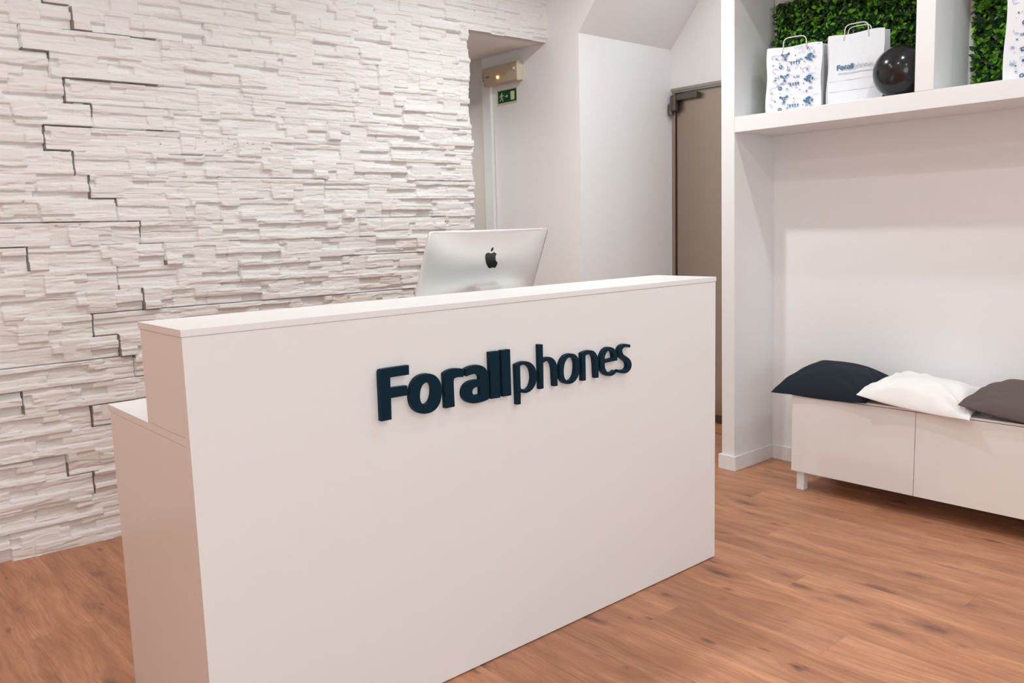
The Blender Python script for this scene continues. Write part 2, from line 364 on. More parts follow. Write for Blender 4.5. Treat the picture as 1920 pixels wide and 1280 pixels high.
    L(math_('SUBTRACT', fine, math_('MULTIPLY', seam, 2.0)), b.inputs['Height']); L(b.outputs['Normal'], p.inputs['Normal'])
    return m
FC = [srgb(174, 121, 89), srgb(200, 144, 109), srgb(216, 162, 126), srgb(146, 98, 76), srgb(86, 64, 58)]
M['floor'] = floor_mat()

# ------------------------------------------------------------------ camera
cd = bpy.data.cameras.new('camera')
cam = link(bpy.data.objects.new('camera', cd))
r_ = Vector((0.7500460481567319, -0.660769682947851, -0.028536848835600922))
u_ = Vector((0.10903006445807081, 0.08097392768752967, 0.9907349131221347))
w_ = Vector((0.6523368536950357, 0.7462081808261359, -0.13277793558950382))
R3 = Matrix((r_, u_, -w_)).transposed()
cam.matrix_world = Matrix.Translation((0, 0, 1.358)) @ R3.to_4x4()
cd.sensor_width = 36.0; cd.lens = 1571.04/1920*36.0
cd.clip_start = 0.05; cd.clip_end = 60
cd.dof.use_dof = True; cd.dof.focus_distance = 2.75; cd.dof.aperture_fstop = 7.0
sc.camera = cam

# ------------------------------------------------------------------ room shell
CEIL = 3.05
XW = 3.833           # wall with the emergency light
YN, ZN = 3.69, 2.53  # back face of the door niche, low edge of its sloping soffit
XD = 4.731           # wall with the steel door
fl = mesh_obj('floor', [(-3,-3.2,0),(6.5,-3.2,0),(6.5,6.6,0),(-3,6.6,0)], [(0,1,2,3)], M['floor']); tag(fl, kind='structure')
ce = box('ceiling', -3, 6.5, -3.2, 6.6, CEIL, CEIL+0.1, M['ceiling']); tag(ce, kind='structure')
tag(box('wall_left', -3, -2.9, -3.1, 6.6, 0, CEIL, M['bounce_wall']), kind='structure')
WX0, WX1, WZ0, WZ1 = -2.4, 1.0, 0.35, 2.65     # unseen shop window added behind the camera for cool frontal fill
bm = bmesh.new()
add_box(bm, -2.9, WX0, -3.2, -3.1, 0, CEIL); add_box(bm, WX1, 6.5, -3.2, -3.1, 0, CEIL)
add_box(bm, WX0, WX1, -3.2, -3.1, 0, WZ0); add_box(bm, WX0, WX1, -3.2, -3.1, WZ1, CEIL)
tag(bm_obj('wall_front', bm, M['plaster']), kind='structure')
bm = bmesh.new()
for a_ in ((WX0, WX0+.05, WZ0, WZ1), (WX1-.05, WX1, WZ0, WZ1), (WX0+.05, WX1-.05, WZ0, WZ0+.05), (WX0+.05, WX1-.05, WZ1-.05, WZ1), (-0.725, -0.675, WZ0+.05, WZ1-.05)):
    add_box(bm, a_[0], a_[1], -3.18, -3.12, a_[2], a_[3])
tag(bm_obj('added_window_1', bm, M['white_paint']), kind='structure')
ld = bpy.data.lights.new('window_fill', 'AREA'); ld.shape = 'RECTANGLE'; ld.size = WX1-WX0; ld.size_y = WZ1-WZ0
ld.energy = WIN_FILL; ld.color = (0.84, 0.95, 1.0)
lo = bpy.data.objects.new('window_fill', ld); link(lo); lo.location = ((WX0+WX1)/2, -3.25, (WZ0+WZ1)/2); lo.rotation_euler = (PI/2, 0, 0)
# stone plane: passes (0.8, 4.047), turned 1.5 degrees
AN = math.radians(1.5)
SE = Vector((math.cos(AN), -math.sin(AN), 0)); SN = Vector((math.sin(AN), math.cos(AN), 0))
S0 = 0.8*SN.x+4.047*SN.y
S_OPEN = SE.dot(Vector((3.205, 3.985, 0))); S_END = SE.dot(Vector((XW+0.004, 3.966, 0))); Z_OPEN = 2.522
def sp(s, z, d):       # d: outwards (towards the room) from the mean front plane
    v = SE*s + SN*(S0-d); return (v.x, v.y, z)
def slab(bm, s0, s1, z0, z1, d0, d1):
    vs = [bm.verts.new(sp(s, z, d)) for s in (s0, s1) for d in (d1, d0) for z in (z0, z1)]
    for f in [(0,1,3,2),(4,6,7,5),(0,4,5,1),(2,3,7,6),(0,2,6,4),(1,5,7,3)]:
        bm.faces.new([vs[i] for i in f])
bm = bmesh.new()
slab(bm, -2.9, S_OPEN-0.020, 0, CEIL, -0.27, -0.062)
slab(bm, S_OPEN-0.004, S_END-0.004, Z_OPEN+0.004, CEIL, -0.27, -0.062)
tag(bm_obj('wall_back', bm, M['plaster']), kind='structure')

# --- stone cladding as a height field of stepped panels
def vnoise(sx, sz, shape, rs, octv=4, pers=0.5, ext=(1.0, 1.0)):
    """value noise on the grid; sx, sz cells across the whole grid at the first octave"""
    out = np.zeros(shape); amp = 1.0; tot = 0
    for o in range(octv):
        nx, nz = int(sx*2**o)+2, int(sz*2**o)+2
        g = rs.rand(nz+1, nx+1)
        xs = np.linspace(0, nx-1.001, shape[1]); zs = np.linspace(0, nz-1.001, shape[0])
        xi = xs.astype(int); zi = zs.astype(int); fx = xs-xi; fz = zs-zi
        fx = fx*fx*(3-2*fx); fz = (fz*fz*(3-2*fz))[:, None]
        a = g[zi][:, xi]; b = g[zi][:, xi+1]; c = g[zi+1][:, xi]; d = g[zi+1][:, xi+1]
        out += amp*((a*(1-fx)+b*fx)*(1-fz)+(c*(1-fx)+d*fx)*fz)
        tot += amp; amp *= pers
    return out/tot-0.5

HOLES = [(1.39, 1.821), (1.3, 1.79), (1.511, 1.809), (1.457, 1.775), (1.546, 1.771), (1.592, 1.804), (1.65, 1.804), (1.71, 1.809), (1.612, 1.772), (1.672, 1.775), (1.742, 1.805), (3.687, 2.674), (2.987, 2.667), (1.793, 1.813), (1.985, 1.781)]
def cladding():
    rs = np.random.RandomState(5)
    s0, s1, z0, z1 = -1.1, S_END, 0.0, CEIL
    ds, dz = 0.0042, 0.0031
    ns, nz = int((s1-s0)/ds)+1, int((z1-z0)/dz)+1
    S = np.linspace(s0, s1, ns); Z = np.linspace(z0, z1, nz)
    SS, ZZ = np.meshgrid(S, Z)
    W = s1-s0; H = z1-z0
    # warps in metres
    ws = vnoise(W/0.15, H/0.05, SS.shape, rs, 3)*0.006
    wz = vnoise(W/0.10, H/0.12, SS.shape, rs, 3)*0.006
    h = np.full(SS.shape, -0.02); GR = []
    ROW = 0.2037; HALF = ROW/2; STEP = 0.103; PL = 0.57
    # a few moulds, repeated like the real panels
    molds = []
    for mi in range(5):
        mr = random.Random(101+mi*7)
        st = []
        for half in (0, 1):           # 0 = upper, 1 = lower
            cuts = mr.choice([[0, .030, .062, HALF], [0, .026, .060, HALF], [0, .036, .074, HALF], [0, .050, HALF], [0, .024, .050, .078, HALF], [0, .020, .056, .080, HALF]])
            for a, b in zip(cuts, cuts[1:]):
                x = 0.0
                while x < PL-0.001:
                    l = mr.choice([0.09, 0.14, 0.20, 0.28, 0.36]) * mr.uniform(.85, 1.15)
                    if PL-(x+l) < 0.06: l = PL-x
                    st.append((half, x, x+l, a, b, mr.choice([-.014, -.008, -.004, -.001, 0, .002, .005, .009, .015])+mr.uniform(-.0015, .0015), mr.uniform(-.012, .012), mr.uniform(-.07, .06), mr.random()))
                    x += l
            for k in range(mr.choice([1, 2, 2])):   # taller stones laid over two courses
                x = mr.uniform(0.02, PL-0.2); l = mr.uniform(.07, .2)
                a = mr.choice([0, .02]); b = mr.choice([HALF, .07])
                st.append((half, x, x+l, a, b, mr.uniform(-.006, .012), mr.uniform(-.02, .02), mr.uniform(-.10, .08), mr.random()))
        molds.append(st)
    def upper_joint(k):   # k: row counter from the row whose top is z = 2.285
        tab = {0: .763, 1: .915, 2: .821, 3: .981, 4: 1.176, 5: 1.061, -1: .866, 6: .94, 7: 1.10, 8: .90, 9: .78, 10: 1.0, -2: .66, -3: .95, -4: .8}
        return tab.get(k, .8)
    nrow = int(CEIL/ROW)+3
    for k in range(-5, 13):
        zt = 2.257-ROW*k
        if zt-ROW > z1 or zt < 0: continue
        j0 = upper_joint(k)
        off0 = j0 - PL*math.ceil((j0-s0)/PL) - PL
        pidx = 0
        x = off0
        while x < s1+PL:
            st = molds[(pidx*2+k*3+int(abs(k)*1.7)) % 5]
            pd = rs.uniform(-.002, .002)
            gapd = {}
            for half in (0, 1):
                a0 = x+STEP*half; a1 = a0+PL
                zt2 = zt-HALF*half; zb2 = zt2-HALF
                if zb2 > z1 or zt2 < 0: continue
                for (hf, u0, u1, v0, v1, dep, tu, tv, rn) in st:
                    if hf != half: continue
                    S_a, S_b = a0+u0, a0+u1; Zt, Zb = zt2-v0, zt2-v1
                    i0 = max(0, int((S_a-0.012-s0)/ds)); i1 = min(ns, int((S_b+0.012-s0)/ds)+2)
                    k0 = max(0, int((Zb-0.012-z0)/dz)); k1 = min(nz, int((Zt+0.012-z0)/dz)+2)
                    if i0 >= i1 or k0 >= k1: continue
                    s_ = SS[k0:k1, i0:i1]; z_ = ZZ[k0:k1, i0:i1]
                    # fade the warp at the panel border so that its joints stay straight
                    eb = np.minimum(np.minimum(s_-a0, a1-s_), np.minimum(zt2-z_ if half == 0 else np.full_like(z_, 9), z_-zb2 if half == 1 else np.full_like(z_, 9)))
                    fd = np.clip(eb/0.012, 0, 1)
                    sw = s_+ws[k0:k1, i0:i1]*fd; zw = z_+wz[k0:k1, i0:i1]*fd
                    # slanted ends
                    sl = (rn-.5)*0.35*(zw-(Zt+Zb)/2) if .2 < u0 and u1 < PL-.05 else 0
                    m = (sw+sl >= S_a) & (sw+sl < S_b) & (zw >= Zb) & (zw < Zt) & (s_ >= a0) & (s_ < a1) & (z_ < zt2) & (z_ >= zb2)
                    de = np.minimum(np.minimum(sw+sl-S_a, S_b-sw-sl), np.minimum(zw-Zb, (Zt-zw)*1.0))
                    rnd = np.sqrt(np.clip(de, 0, .005)/.005)*.0025-.0025
                    val = dep+pd+tu*(sw-(S_a+S_b)/2)+tv*(zw-(Zt+Zb)/2)+rnd
                    sub = h[k0:k1, i0:i1]; sub[m] = val[m]
                # panel joints: vertical groove, and hairline below each panel
                for a in (a0,):
                    i = int(round((a-s0)/ds)); k0 = max(0, int((zb2-z0)/dz)); k1 = min(nz, int((zt2-z0)/dz)+1)
                    if 0 < i < ns-1 and k1 > k0 and (rs.rand() < 0.18 or .6 < a0 < 1.32):
                        GR.append((k0, k1, i, i+1))
            for (zz, q0, q1) in ((zt, x, x+PL), (zt-HALF, x, x+STEP)):
                kk = int(round((zz-z0)/dz)); i0 = max(0, int((q0-s0)/ds)); i1 = min(ns, int((q1-s0)/ds))
                if 0 < kk < nz and i1 > i0:
                    if rs.rand() < (0.9 if q1-q0 < .2 and q0 < 1.3 else 0.35):
                        GR.append((kk, kk+1, i0, i1))
            x += PL; pidx += 1
    # riven surface: streaks along the bedding, chips, fine grain
    streak = vnoise(W/0.14, H/0.012, SS.shape, rs, 3, .5)*0.0018
    ridg = -np.abs(vnoise(W/0.18, H/0.024, SS.shape, rs, 4, .55))*0.0028
    grain = vnoise(W/0.03, H/0.012, SS.shape, rs, 2, .5)*0.0009
    big = vnoise(W/0.5, H/0.25, SS.shape, rs, 2, .5)*0.005
    cx = np.clip((vnoise(W/0.12, H/0.05, SS.shape, rs, 3, .5)-.18)*8, 0, 1)*0.0035
    kb = int(0.022/dz); h[:kb] = h[kb]
    groove = np.zeros(h.shape, bool)
    for g_ in [q_ for q_ in GR if q_[0]*dz > 0.03]: groove[g_[0]:g_[1], g_[2]:g_[3]] = True
    # cleft terraces: thin layers split along the bedding, with crisp irregular edges
    tn = vnoise(W/0.26, H/0.040, SS.shape, rs, 4, .5)*4.5
    tf_ = tn-np.floor(tn); terr = (np.floor(tn)+np.clip((tf_-0.86)/0.14, 0, 1))*0.0032
    tn2 = vnoise(W/0.11, H/0.016, SS.shape, rs, 3, .55)*3.0
    tf2 = tn2-np.floor(tn2); terr2 = (np.floor(tn2)+np.clip((tf2-0.8)/0.2, 0, 1))*0.0009
    h = h+streak+ridg+grain+big-cx+terr+terr2
    h = np.clip(h, -0.024, 0.026)
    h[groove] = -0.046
    for hs_, hz_ in HOLES:                    # old drill holes
        a_, b_ = int((hz_-z0)/dz), int((hs_-s0)/ds)
        h[a_:a_+2, b_:b_+1] -= 0.03
    h += 0.002
    # cut-out of the opening
    so = int((S_OPEN-s0)/ds)+1; zo = int((Z_OPEN-z0)/dz)
    X = SE.x*SS+SN.x*(S0-h); Y = SE.y*SS+SN.y*(S0-h)
    # ragged free end at the opening
    rag = vnoise(1, H/0.05, (nz, 2), rs, 2)[:, 0]*0.03
    co = np.stack([X, Y, ZZ], -1).reshape(-1, 3)
    idx = np.arange(nz*ns).reshape(nz, ns)
    keep = np.ones((nz-1, ns-1), bool)
    for k in range(zo):
        keep[k, so+int(rag[k]/ds):] = False
    a = idx[:-1, :-1]; b = idx[:-1, 1:]; c = idx[1:, 1:]; d = idx[1:, :-1]
    F = np.stack([a, b, c, d], -1)[keep]
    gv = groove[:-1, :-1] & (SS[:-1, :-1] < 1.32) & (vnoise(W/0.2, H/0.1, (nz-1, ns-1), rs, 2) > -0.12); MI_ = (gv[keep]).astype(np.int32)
    # skirts back to the wall along the free edges
    base = len(co)
    backc = np.stack([SE.x*SS+SN.x*(S0+0.064), SE.y*SS+SN.y*(S0+0.064), ZZ], -1).reshape(-1, 3)
    sk = []; bmap = {}; bco = []
    def bidx(i):
        if i not in bmap:
            bmap[i] = base+len(bco); bco.append(backc[i])
        return bmap[i]
    for k in range(zo):
        e = so+int(rag[k]/ds)
        p, q = int(idx[k, e]), int(idx[k+1, e]); sk.append((p, bidx(p), bidx(q), q))
        if k+1 < zo:
            e2 = so+int(rag[k+1]/ds)
            for i in range(min(e, e2), max(e, e2)):
                p, q = int(idx[k+1, i]), int(idx[k+1, i+1]); sk.append((p, q, bidx(q), bidx(p)))
    for i in range(so+int(rag[zo-1]/ds), ns-1):
        p, q = int(idx[zo, i]), int(idx[zo, i+1]); sk.append((p, q, bidx(q), bidx(p)))
    co = np.concatenate([co, np.array(bco)]); F = np.concatenate([F, np.array(sk)])
    me = bpy.data.meshes.new('stone_cladding')
    me.vertices.add(len(co)); me.vertices.foreach_set('co', co.astype(np.float32).ravel())
    me.loops.add(F.size); me.loops.foreach_set('vertex_index', F.astype(np.int32).ravel())
    me.polygons.add(len(F)); me.polygons.foreach_set('loop_start', np.arange(0, F.size, 4, dtype=np.int32))
    me.update(calc_edges=True); me.validate()
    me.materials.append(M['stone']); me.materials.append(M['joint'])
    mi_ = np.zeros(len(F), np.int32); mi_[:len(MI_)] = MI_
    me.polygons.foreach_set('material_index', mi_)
    o = link(bpy.data.objects.new('wall_stone', me)); tag(o, kind='structure')
cladding()

# corridor behind the opening, wall with the emergency light, door niche with sloping soffit
def poly_prism(name, poly, to3, vec, m):
    bm = bmesh.new(); vs = [bm.verts.new(to3(*p)) for p in poly]
    f = bm.faces.new(vs); e = bmesh.ops.extrude_face_region(bm, geom=[f])
    bmesh.ops.translate(bm, vec=vec, verts=[g for g in e['geom'] if isinstance(g, bmesh.types.BMVert)])
    return bm_obj(name, bm, m)
SL = 1.15
ycut = YN-(CEIL-ZN)/SL
tag(poly_prism('wall_right', [(6.5, 0), (YN, 0), (YN, ZN), (ycut, CEIL), (6.5, CEIL)], lambda y, z: (XW, y, z), (XD-XW+0.12, 0, 0), M['plaster']), kind='structure')
tag(box('wall_far', -2.9, XW, 6.4, 6.5, 0, CEIL, M['plaster_grey']), kind='structure')
tag(box('ceiling_corridor', -2.9, XW-0.001, 4.16, 6.4, Z_OPEN+0.0045, CEIL-0.001, M['ceiling']), kind='structure')
tag(box('trim_1', XW-0.022, XW, 4.515, 4.60, 0, 2.37, M['white_paint']), kind='structure')
tag(box('wall_corridor', XW-0.016, XW, 4.60, 6.4, 0, Z_OPEN+0.003, M['plaster_grey'], bev=0.0), kind='structure')
# door wall
ZDT = 2.262
bm = bmesh.new()
add_box(bm, XD, XD+0.12, 2.67, YN-0.001, ZDT, CEIL)
add_box(bm, XD, XD+0.12, 3.676, YN-0.001, 0, ZDT)
add_box(bm, XD, XD+0.12, 2.60, 2.70, 0, ZDT)
tag(bm_obj('wall_door', bm, M['plaster']), kind='structure')
# steel door
dr = empty('door_1', (XD, 3.18, 0), kind='structure')
fr = bmesh.new()
add_box(fr, XD-0.012, XD+0.05, 2.70, 3.676, 2.238, ZDT, 0.003)
add_box(fr, XD-0.012, XD+0.05, 3.650, 3.676, 0, 2.238, 0.003)
add_box(fr, XD-0.012, XD+0.05, 2.70, 2.726, 0, 2.238, 0.003)
add_box(fr, XD-0.020, XD-0.010, 2.70, 3.676, 2.25, 2.27, 0.002)
f1 = bm_obj('door_frame', fr, M['steel_frame'])
f2 = box('door_leaf', XD+0.006, XD+0.045, 2.732, 3.644, 0.030, 2.228, M['door'], bev=0.002)
f3 = box('door_seal', XD+0.008, XD+0.040, 2.732, 3.644, 0.008, 0.029, M['dark_gap'])
f3b = box('kick_plate', XD-0.001, XD+0.0055, 2.75, 3.63, 0.012, 0.06, M['steel_dark'], bev=0.001)
hb = bmesh.new()
add_box(hb, XD-0.040, XD+0.004, 3.45, 3.62, 2.185, 2.225, 0.006)
add_box(hb, XD-0.050, XD-0.012, 3.615, 3.665, 2.115, 2.225, 0.012)
f4 = bm_obj('pivot_hinge', hb, M['steel_dark'], smooth=False)
cyl = bmesh.new(); bmesh.ops.create_cone(cyl, cap_ends=True, segments=20, radius1=0.021, radius2=0.021, depth=0.07)
bmesh.ops.translate(cyl, vec=(XD-0.030, 3.668, 2.13), verts=cyl.verts[:])
f5 = bm_obj('hinge_barrel', cyl, M['steel_dark'], smooth=False)
adopt(dr, f1, f2, f3, f3b, f4)
f5.parent = f4
dr.location = (XD, 3.18, 0)

# ------------------------------------------------------------------ built-in shelving (right)
XS, XB = 3.864, 4.239
LEAN = 0.008
def lean_box(bm, x0, x1, y0, y1, z0, z1, bev=0.0015):
    vs = [bm.verts.new((x, y+LEAN*z, z)) for x in (x0, x1) for y in (y0, y1) for z in (z0, z1)]
    fs = [bm.faces.new([vs[i] for i in f]) for f in [(0,1,3,2),(4,6,7,5),(0,4,5,1),(2,3,7,6),(0,2,6,4),(1,5,7,3)]]
    if bev:
        bmesh.ops.bevel(bm, geom=list({e for f in fs for e in f.edges}), offset=bev, segments=2, affect='EDGES')
sh = empty('built_in_shelving', (XS, 1.6, 0), 'tall white built-in shelving with deep open niches above the white bench', 'shelving')
bm = bmesh.new(); lean_box(bm, XS, XD+0.1, 2.585, 2.666, 0, CEIL-0.001); p1 = bm_obj('side_panel', bm, M['white_paint'])
p2 = box('shelf', XS, XB-0.001, -1.5, 2.5995, 1.827, 1.906, M['white_paint'], bev=0.0015)
bm = bmesh.new(); lean_box(bm, XS, XB-0.001, 1.579, 1.660, 1.9065, 2.5455); p3 = bm_obj('divider', bm, M['white_paint'])
bm = bmesh.new(); lean_box(bm, XS, XB-0.001, 0.579, 0.660, 1.9065, 2.5455); p3b = bm_obj('divider', bm, M['white_paint'])
p4 = box('shelf', XS, XB-0.001, -1.5, 2.603, 2.546, 2.626, M['white_paint'], bev=0.0015)
adopt(sh, p1, p2, p3, p3b, p4)
tag(box('wall_niche', XB, XB+0.1, -3.1, 2.60, 0, CEIL, M['plaster']), kind='structure')
bb = bmesh.new(); T = 0.012; HB = 0.083; yb = 2.5855
add_box(bb, XS-T, XS, yb-T, 2.682, 0.0005, HB, 0.002)
add_box(bb, XS, XB-T, yb-T, yb, 0.0005, HB, 0.002)
add_box(bb, XB-T, XB-0.0005, -1.5, yb, 0.0005, HB, 0.002)
add_box(bb, XS, XS+0.5, 2.668, 2.682, 0.0005, HB, 0.002)
tag(bm_obj('baseboard_right', bb, M['white_paint']), kind='structure')

# ------------------------------------------------------------------ reception desk
DX0, DX1, DY = 0.690, 2.775, 1.948
desk = empty('reception_desk', ((DX0+DX1)/2, 2.2, 0), 'white two-tier reception desk with dark teal lettering on its front', 'desk')
def dpart(name, *a, bev=0.0012, m='melamine'):
    o = box(name, *a, M[m], bev=bev); adopt(desk, o); return o
dpart('front_panel', DX0, DX1, DY, DY+0.030, 0.004, 1.1314)
dpart('top_board', DX0-0.002, DX1+0.002, DY-0.002, 2.247, 1.132, 1.150)
dpart('riser_side', DX0+0.001, DX0+0.019, DY+0.0325, 2.242, 0.8872, 1.1312)
dpart('riser_side', DX1-0.019, DX1-0.001, DY+0.0325, 2.242, 0.8872, 1.1312)
dpart('riser_divider', 1.38, 1.398, DY+0.0325, 2.235, 0.8872, 1.1312)
dpart('riser_divider', 2.07, 2.088, DY+0.0325, 2.235, 0.8872, 1.1312)
dpart('counter_board', DX0, DX1, DY+0.0325, 2.589, 0.8665, 0.8866)
dpart('side_panel', DX0+0.0008, DX0+0.019, DY+0.0325, 2.575, 0.0005, 0.8655)
dpart('side_panel', DX1-0.019, DX1-0.0008, DY+0.0325, 2.575, 0.0005, 0.8655)
dpart('middle_panel', 1.72, 1.738, DY+0.0325, 2.45, 0.0005, 0.8655)
for ch, loops in LETTERS:
    L2 = [flat_loop(l) for l in loops]
    yf = DY-0.016
    b_ = prism(L2, lambda x, z: (x, yf, z), (0, 0.0155, 0))
    o = bm_obj('letter', b_, M['letter'])
    bv = o.modifiers.new('bevel', 'BEVEL'); bv.width = 0.0012; bv.segments = 2; bv.limit_method = 'ANGLE'; bv.angle_limit = math.radians(50)
    adopt(desk, o)

# ------------------------------------------------------------------ computer on the counter
TOP = Vector((2.1065, 2.506, 1.358)); YA = math.radians(5); TI = math.radians(21.5)
e_ = Vector((math.cos(YA), math.sin(YA), 0)); nh = Vector((math.sin(YA), -math.cos(YA), 0))
dn_ = Vector((0,0,-1))*math.cos(TI)-nh*math.sin(TI)
n_ = e_.cross(dn_)
if n_.y > 0: n_ = -n_
CW, CH = 0.650, 0.425
def cp(u, v, d): return TOP+e_*u+dn_*v+n_*d
foot_c = Vector((2.115, 2.475, 0.8868))
comp = empty('desktop_computer', foot_c, 'silver all-in-one computer seen from behind on the desk counter', 'computer')
def bulge(u, v):
    a = max(0.0, 1-(2*u/CW)**2); b = v/CH
    pv = (math.sin(min(1, b/0.47)*PI/2))**0.9 if b < 0.47 else max(0.0, 1-((b-0.47)/0.36)**1.5)
    return 0.005+0.046*(a**0.85)*max(pv, 0)
def shell():
    NU, NV = 60, 44; rc = 0.012
    V, F = [], []
    for j in range(NV+1):
        v = CH*j/NV
        for i in range(NU+1):
            u = -CW/2+CW*i/NU
            V.append((u, v))
    def rounded(u, v):
        # pull the corner points onto a small radius
        cu = CW/2-rc; s = 1 if u > 0 else -1; uu = abs(u)
        vv = v if v < CH/2 else CH-v
        if uu > cu and vv < rc:
            dx, dy = uu-cu, rc-vv; m = max(dx, dy); l = math.hypot(dx, dy)
            if l > 0: dx, dy = dx*m/l, dy*m/l
            uu, vv = cu+dx, rc-dy
        return s*uu, (vv if v < CH/2 else CH-vv)
    pts = [rounded(u, v) for u, v in V]
    VV = [cp(u, v, bulge(u0, v0)) for (u, v), (u0, v0) in zip(pts, V)]
    n = len(VV)
    W1 = NU+1
    for j in range(NV):
        for i in range(NU):
            F.append((j*W1+i, j*W1+i+1, (j+1)*W1+i+1, (j+1)*W1+i))
    rim = [i for i in range(NU+1)]+[j*W1+NU for j in range(1, NV+1)]+[NV*W1+i for i in range(NU-1, -1, -1)]+[j*W1 for j in range(NV-1, 0, -1)]
    VV += [cp(pts[k][0], pts[k][1], -0.0004) for k in rim]
    m = len(rim)
    for k in range(m):
        F.append((rim[k], n+k, n+(k+1) % m, rim[(k+1) % m]))
    F.append(tuple(n+k for k in range(m)))
    o = mesh_obj('housing', VV, F, M['alu'])
    for p in o.data.polygons: p.use_smooth = len(p.vertices) == 4 and p.index < NU*NV
    return o
hs = shell()
V = [cp(u, v, d) for d in (-0.0006, -0.003) for u, v in ((-CW/2+.004, .004), (CW/2-.004, .004), (CW/2-.004, CH-.055), (-CW/2+.004, CH-.055))]
scn = mesh_obj('screen', V, [(0,1,2,3),(7,6,5,4),(0,4,5,1),(1,5,6,2),(2,6,7,3),(3,7,4,0)], M['glass_black'])
lb = []
for lp in LOGO:
    lb.append(flat_loop(lp))
bm = bmesh.new()
for lp in lb:
    b1 = prism([lp], lambda u, v: cp(u, v, 0), n_*0.0)
    # follow the curved housing: two layers
    b1.free()
    c = (sum(p[0] for p in lp)/len(lp), sum(p[1] for p in lp)/len(lp))
    b0 = bulge(*c); gu = (bulge(c[0]+.01, c[1])-bulge(c[0]-.01, c[1]))/.02; gv_ = (bulge(c[0], c[1]+.01)-bulge(c[0], c[1]-.01))/.02
    top = [bm.verts.new(cp(u, v, b0+gu*(u-c[0])+gv_*(v-c[1])+0.0012)) for u, v in lp]; bot = [bm.verts.new(cp(u, v, bulge(u, v)-0.001)) for u, v in lp]
    es = [bm.edges.new((top[i], top[(i+1) % len(top)])) for i in range(len(top))]
    bmesh.ops.triangle_fill(bm, edges=es, use_beauty=True)
    for i in range(len(top)):
        k = (i+1) % len(top); bm.faces.new((top[i], top[k], bot[k], bot[i]))
lg = bm_obj('logo', bm, M['black_mirror'])
# bent aluminium stand: strip profile swept over its width
SWD = 0.122
A0 = cp(0, 0.236, 0.046); 
prof = [A0+n_*0.002+dn_*0.012, A0+n_*0.026+dn_*0.014, Vector((A0.x+nh.x*.04, A0.y+nh.y*.04, A0.z-0.012)), Vector((A0.x+nh.x*.05, A0.y+nh.y*.05, A0.z-0.04)),
        Vector((A0.x+nh.x*.062, A0.y+nh.y*.062, 1.0)), Vector((A0.x+nh.x*.075, A0.y+nh.y*.075, 0.92)), Vector((A0.x+nh.x*.076, A0.y+nh.y*.076, 0.900)),
        Vector((A0.x+nh.x*.068, A0.y+nh.y*.068, 0.8905)), Vector((A0.x+nh.x*-.085, A0.y+nh.y*-.085, 0.8900))]
V, F = [], []
th = 0.0055
for i, q in enumerate(prof):
    t = (prof[min(i+1, len(prof)-1)]-prof[max(i-1, 0)]).normalized()
    nn = e_.cross(t).normalized()
    w = SWD/2*(1 if i < 3 else 1+0.06*(i-2))
    for s in (-1, 1):
        for d in (-1, 1):
            V.append(q+e_*w*s+nn*th/2*d)
for i in range(len(prof)-1):
    a = i*4; b = a+4
    F += [(a, a+2, b+2, b), (a+1, b+1, b+3, a+3), (a, b, b+1, a+1), (a+2, a+3, b+3, b+2)]
F += [(0, 1, 3, 2), (len(V)-4, len(V)-2, len(V)-1, len(V)-3)]
st_ = mesh_obj('stand', V, F, M['alu'])
bm = bmesh.new(); add_box(bm, -SWD/2, SWD/2, -0.03, 0.030, -0.012, 0.012, 0.003)
Mx = Matrix((e_, nh, Vector((0,0,1)))).transposed().to_4x4(); hc_ = cp(0, 0.2325, 0.045); Mx.translation = Vector((hc_.x, hc_.y, 1.127))
bmesh.ops.transform(bm, matrix=Mx, verts=bm.verts[:])
hg = bm_obj('hinge_cover', bm, plain('white_hinge_cover', (0.82, 0.81, 0.80, 1), 0.4))
adopt(comp, hs, scn, lg, st_)
hg.parent = st_

# ------------------------------------------------------------------ emergency light and exit sign
def to_wall(name, *a, m, bev=0.002):
    return box(name, *a, M[m], bev=bev)
YL0, YL1, ZL0, ZL1 = 4.190, 4.545, 2.322, 2.445
em = empty('emergency_light', (XW, (YL0+YL1)/2, ZL0), 'cream emergency luminaire with a glowing amber indicator, mounted on the white wall', 'emergency light')
a1 = to_wall('housing', XW-0.030, XW-0.001, YL0+0.004, YL1-0.004, ZL0+0.004, ZL1-0.004, m='plastic_cream', bev=0.006)
a2 = to_wall('diffuser', XW-0.058, XW-0.0305, YL0+0.010, YL1, ZL0, ZL1, m='diffuser', bev=0.010)
a3 = to_wall('end_cap', XW-0.060, XW-0.0305, YL0, YL0+0.0095, ZL0, ZL1, m='plastic_cream', bev=0.003)
bm = bmesh.new(); bmesh.ops.create_uvsphere(bm, u_segments=16, v_segments=8, radius=0.0085); bmesh.ops.translate(bm, vec=(XW-0.0605, 4.385, 2.366), verts=bm.verts[:])
a4 = bm_obj('indicator_lamp', bm, M['led'], smooth=True)
bm = bmesh.new(); bmesh.ops.create_uvsphere(bm, u_segments=16, v_segments=8, radius=0.009); bmesh.ops.translate(bm, vec=(XW-0.062, 4.55, 2.372), verts=bm.verts[:])
a5 = bm_obj('screw', bm, M['screw'], smooth=True)
bm = bmesh.new(); bmesh.ops.create_uvsphere(bm, u_segments=16, v_segments=8, radius=0.011); bmesh.ops.translate(bm, vec=(XW-0.060, 4.222, 2.398), verts=bm.verts[:])
a6 = bm_obj('screw', bm, M['plastic_cream'], smooth=True)
a7 = to_wall('slot', XW-0.0590, XW-0.057, 4.475, 4.515, 2.378, 2.386, m='steel_dark', bev=0.0)
adopt(em, a1, a2, a3, a4, a5, a6, a7)
YE0, YE1, ZE0, ZE1 = 4.257, 4.462, 2.193, 2.290
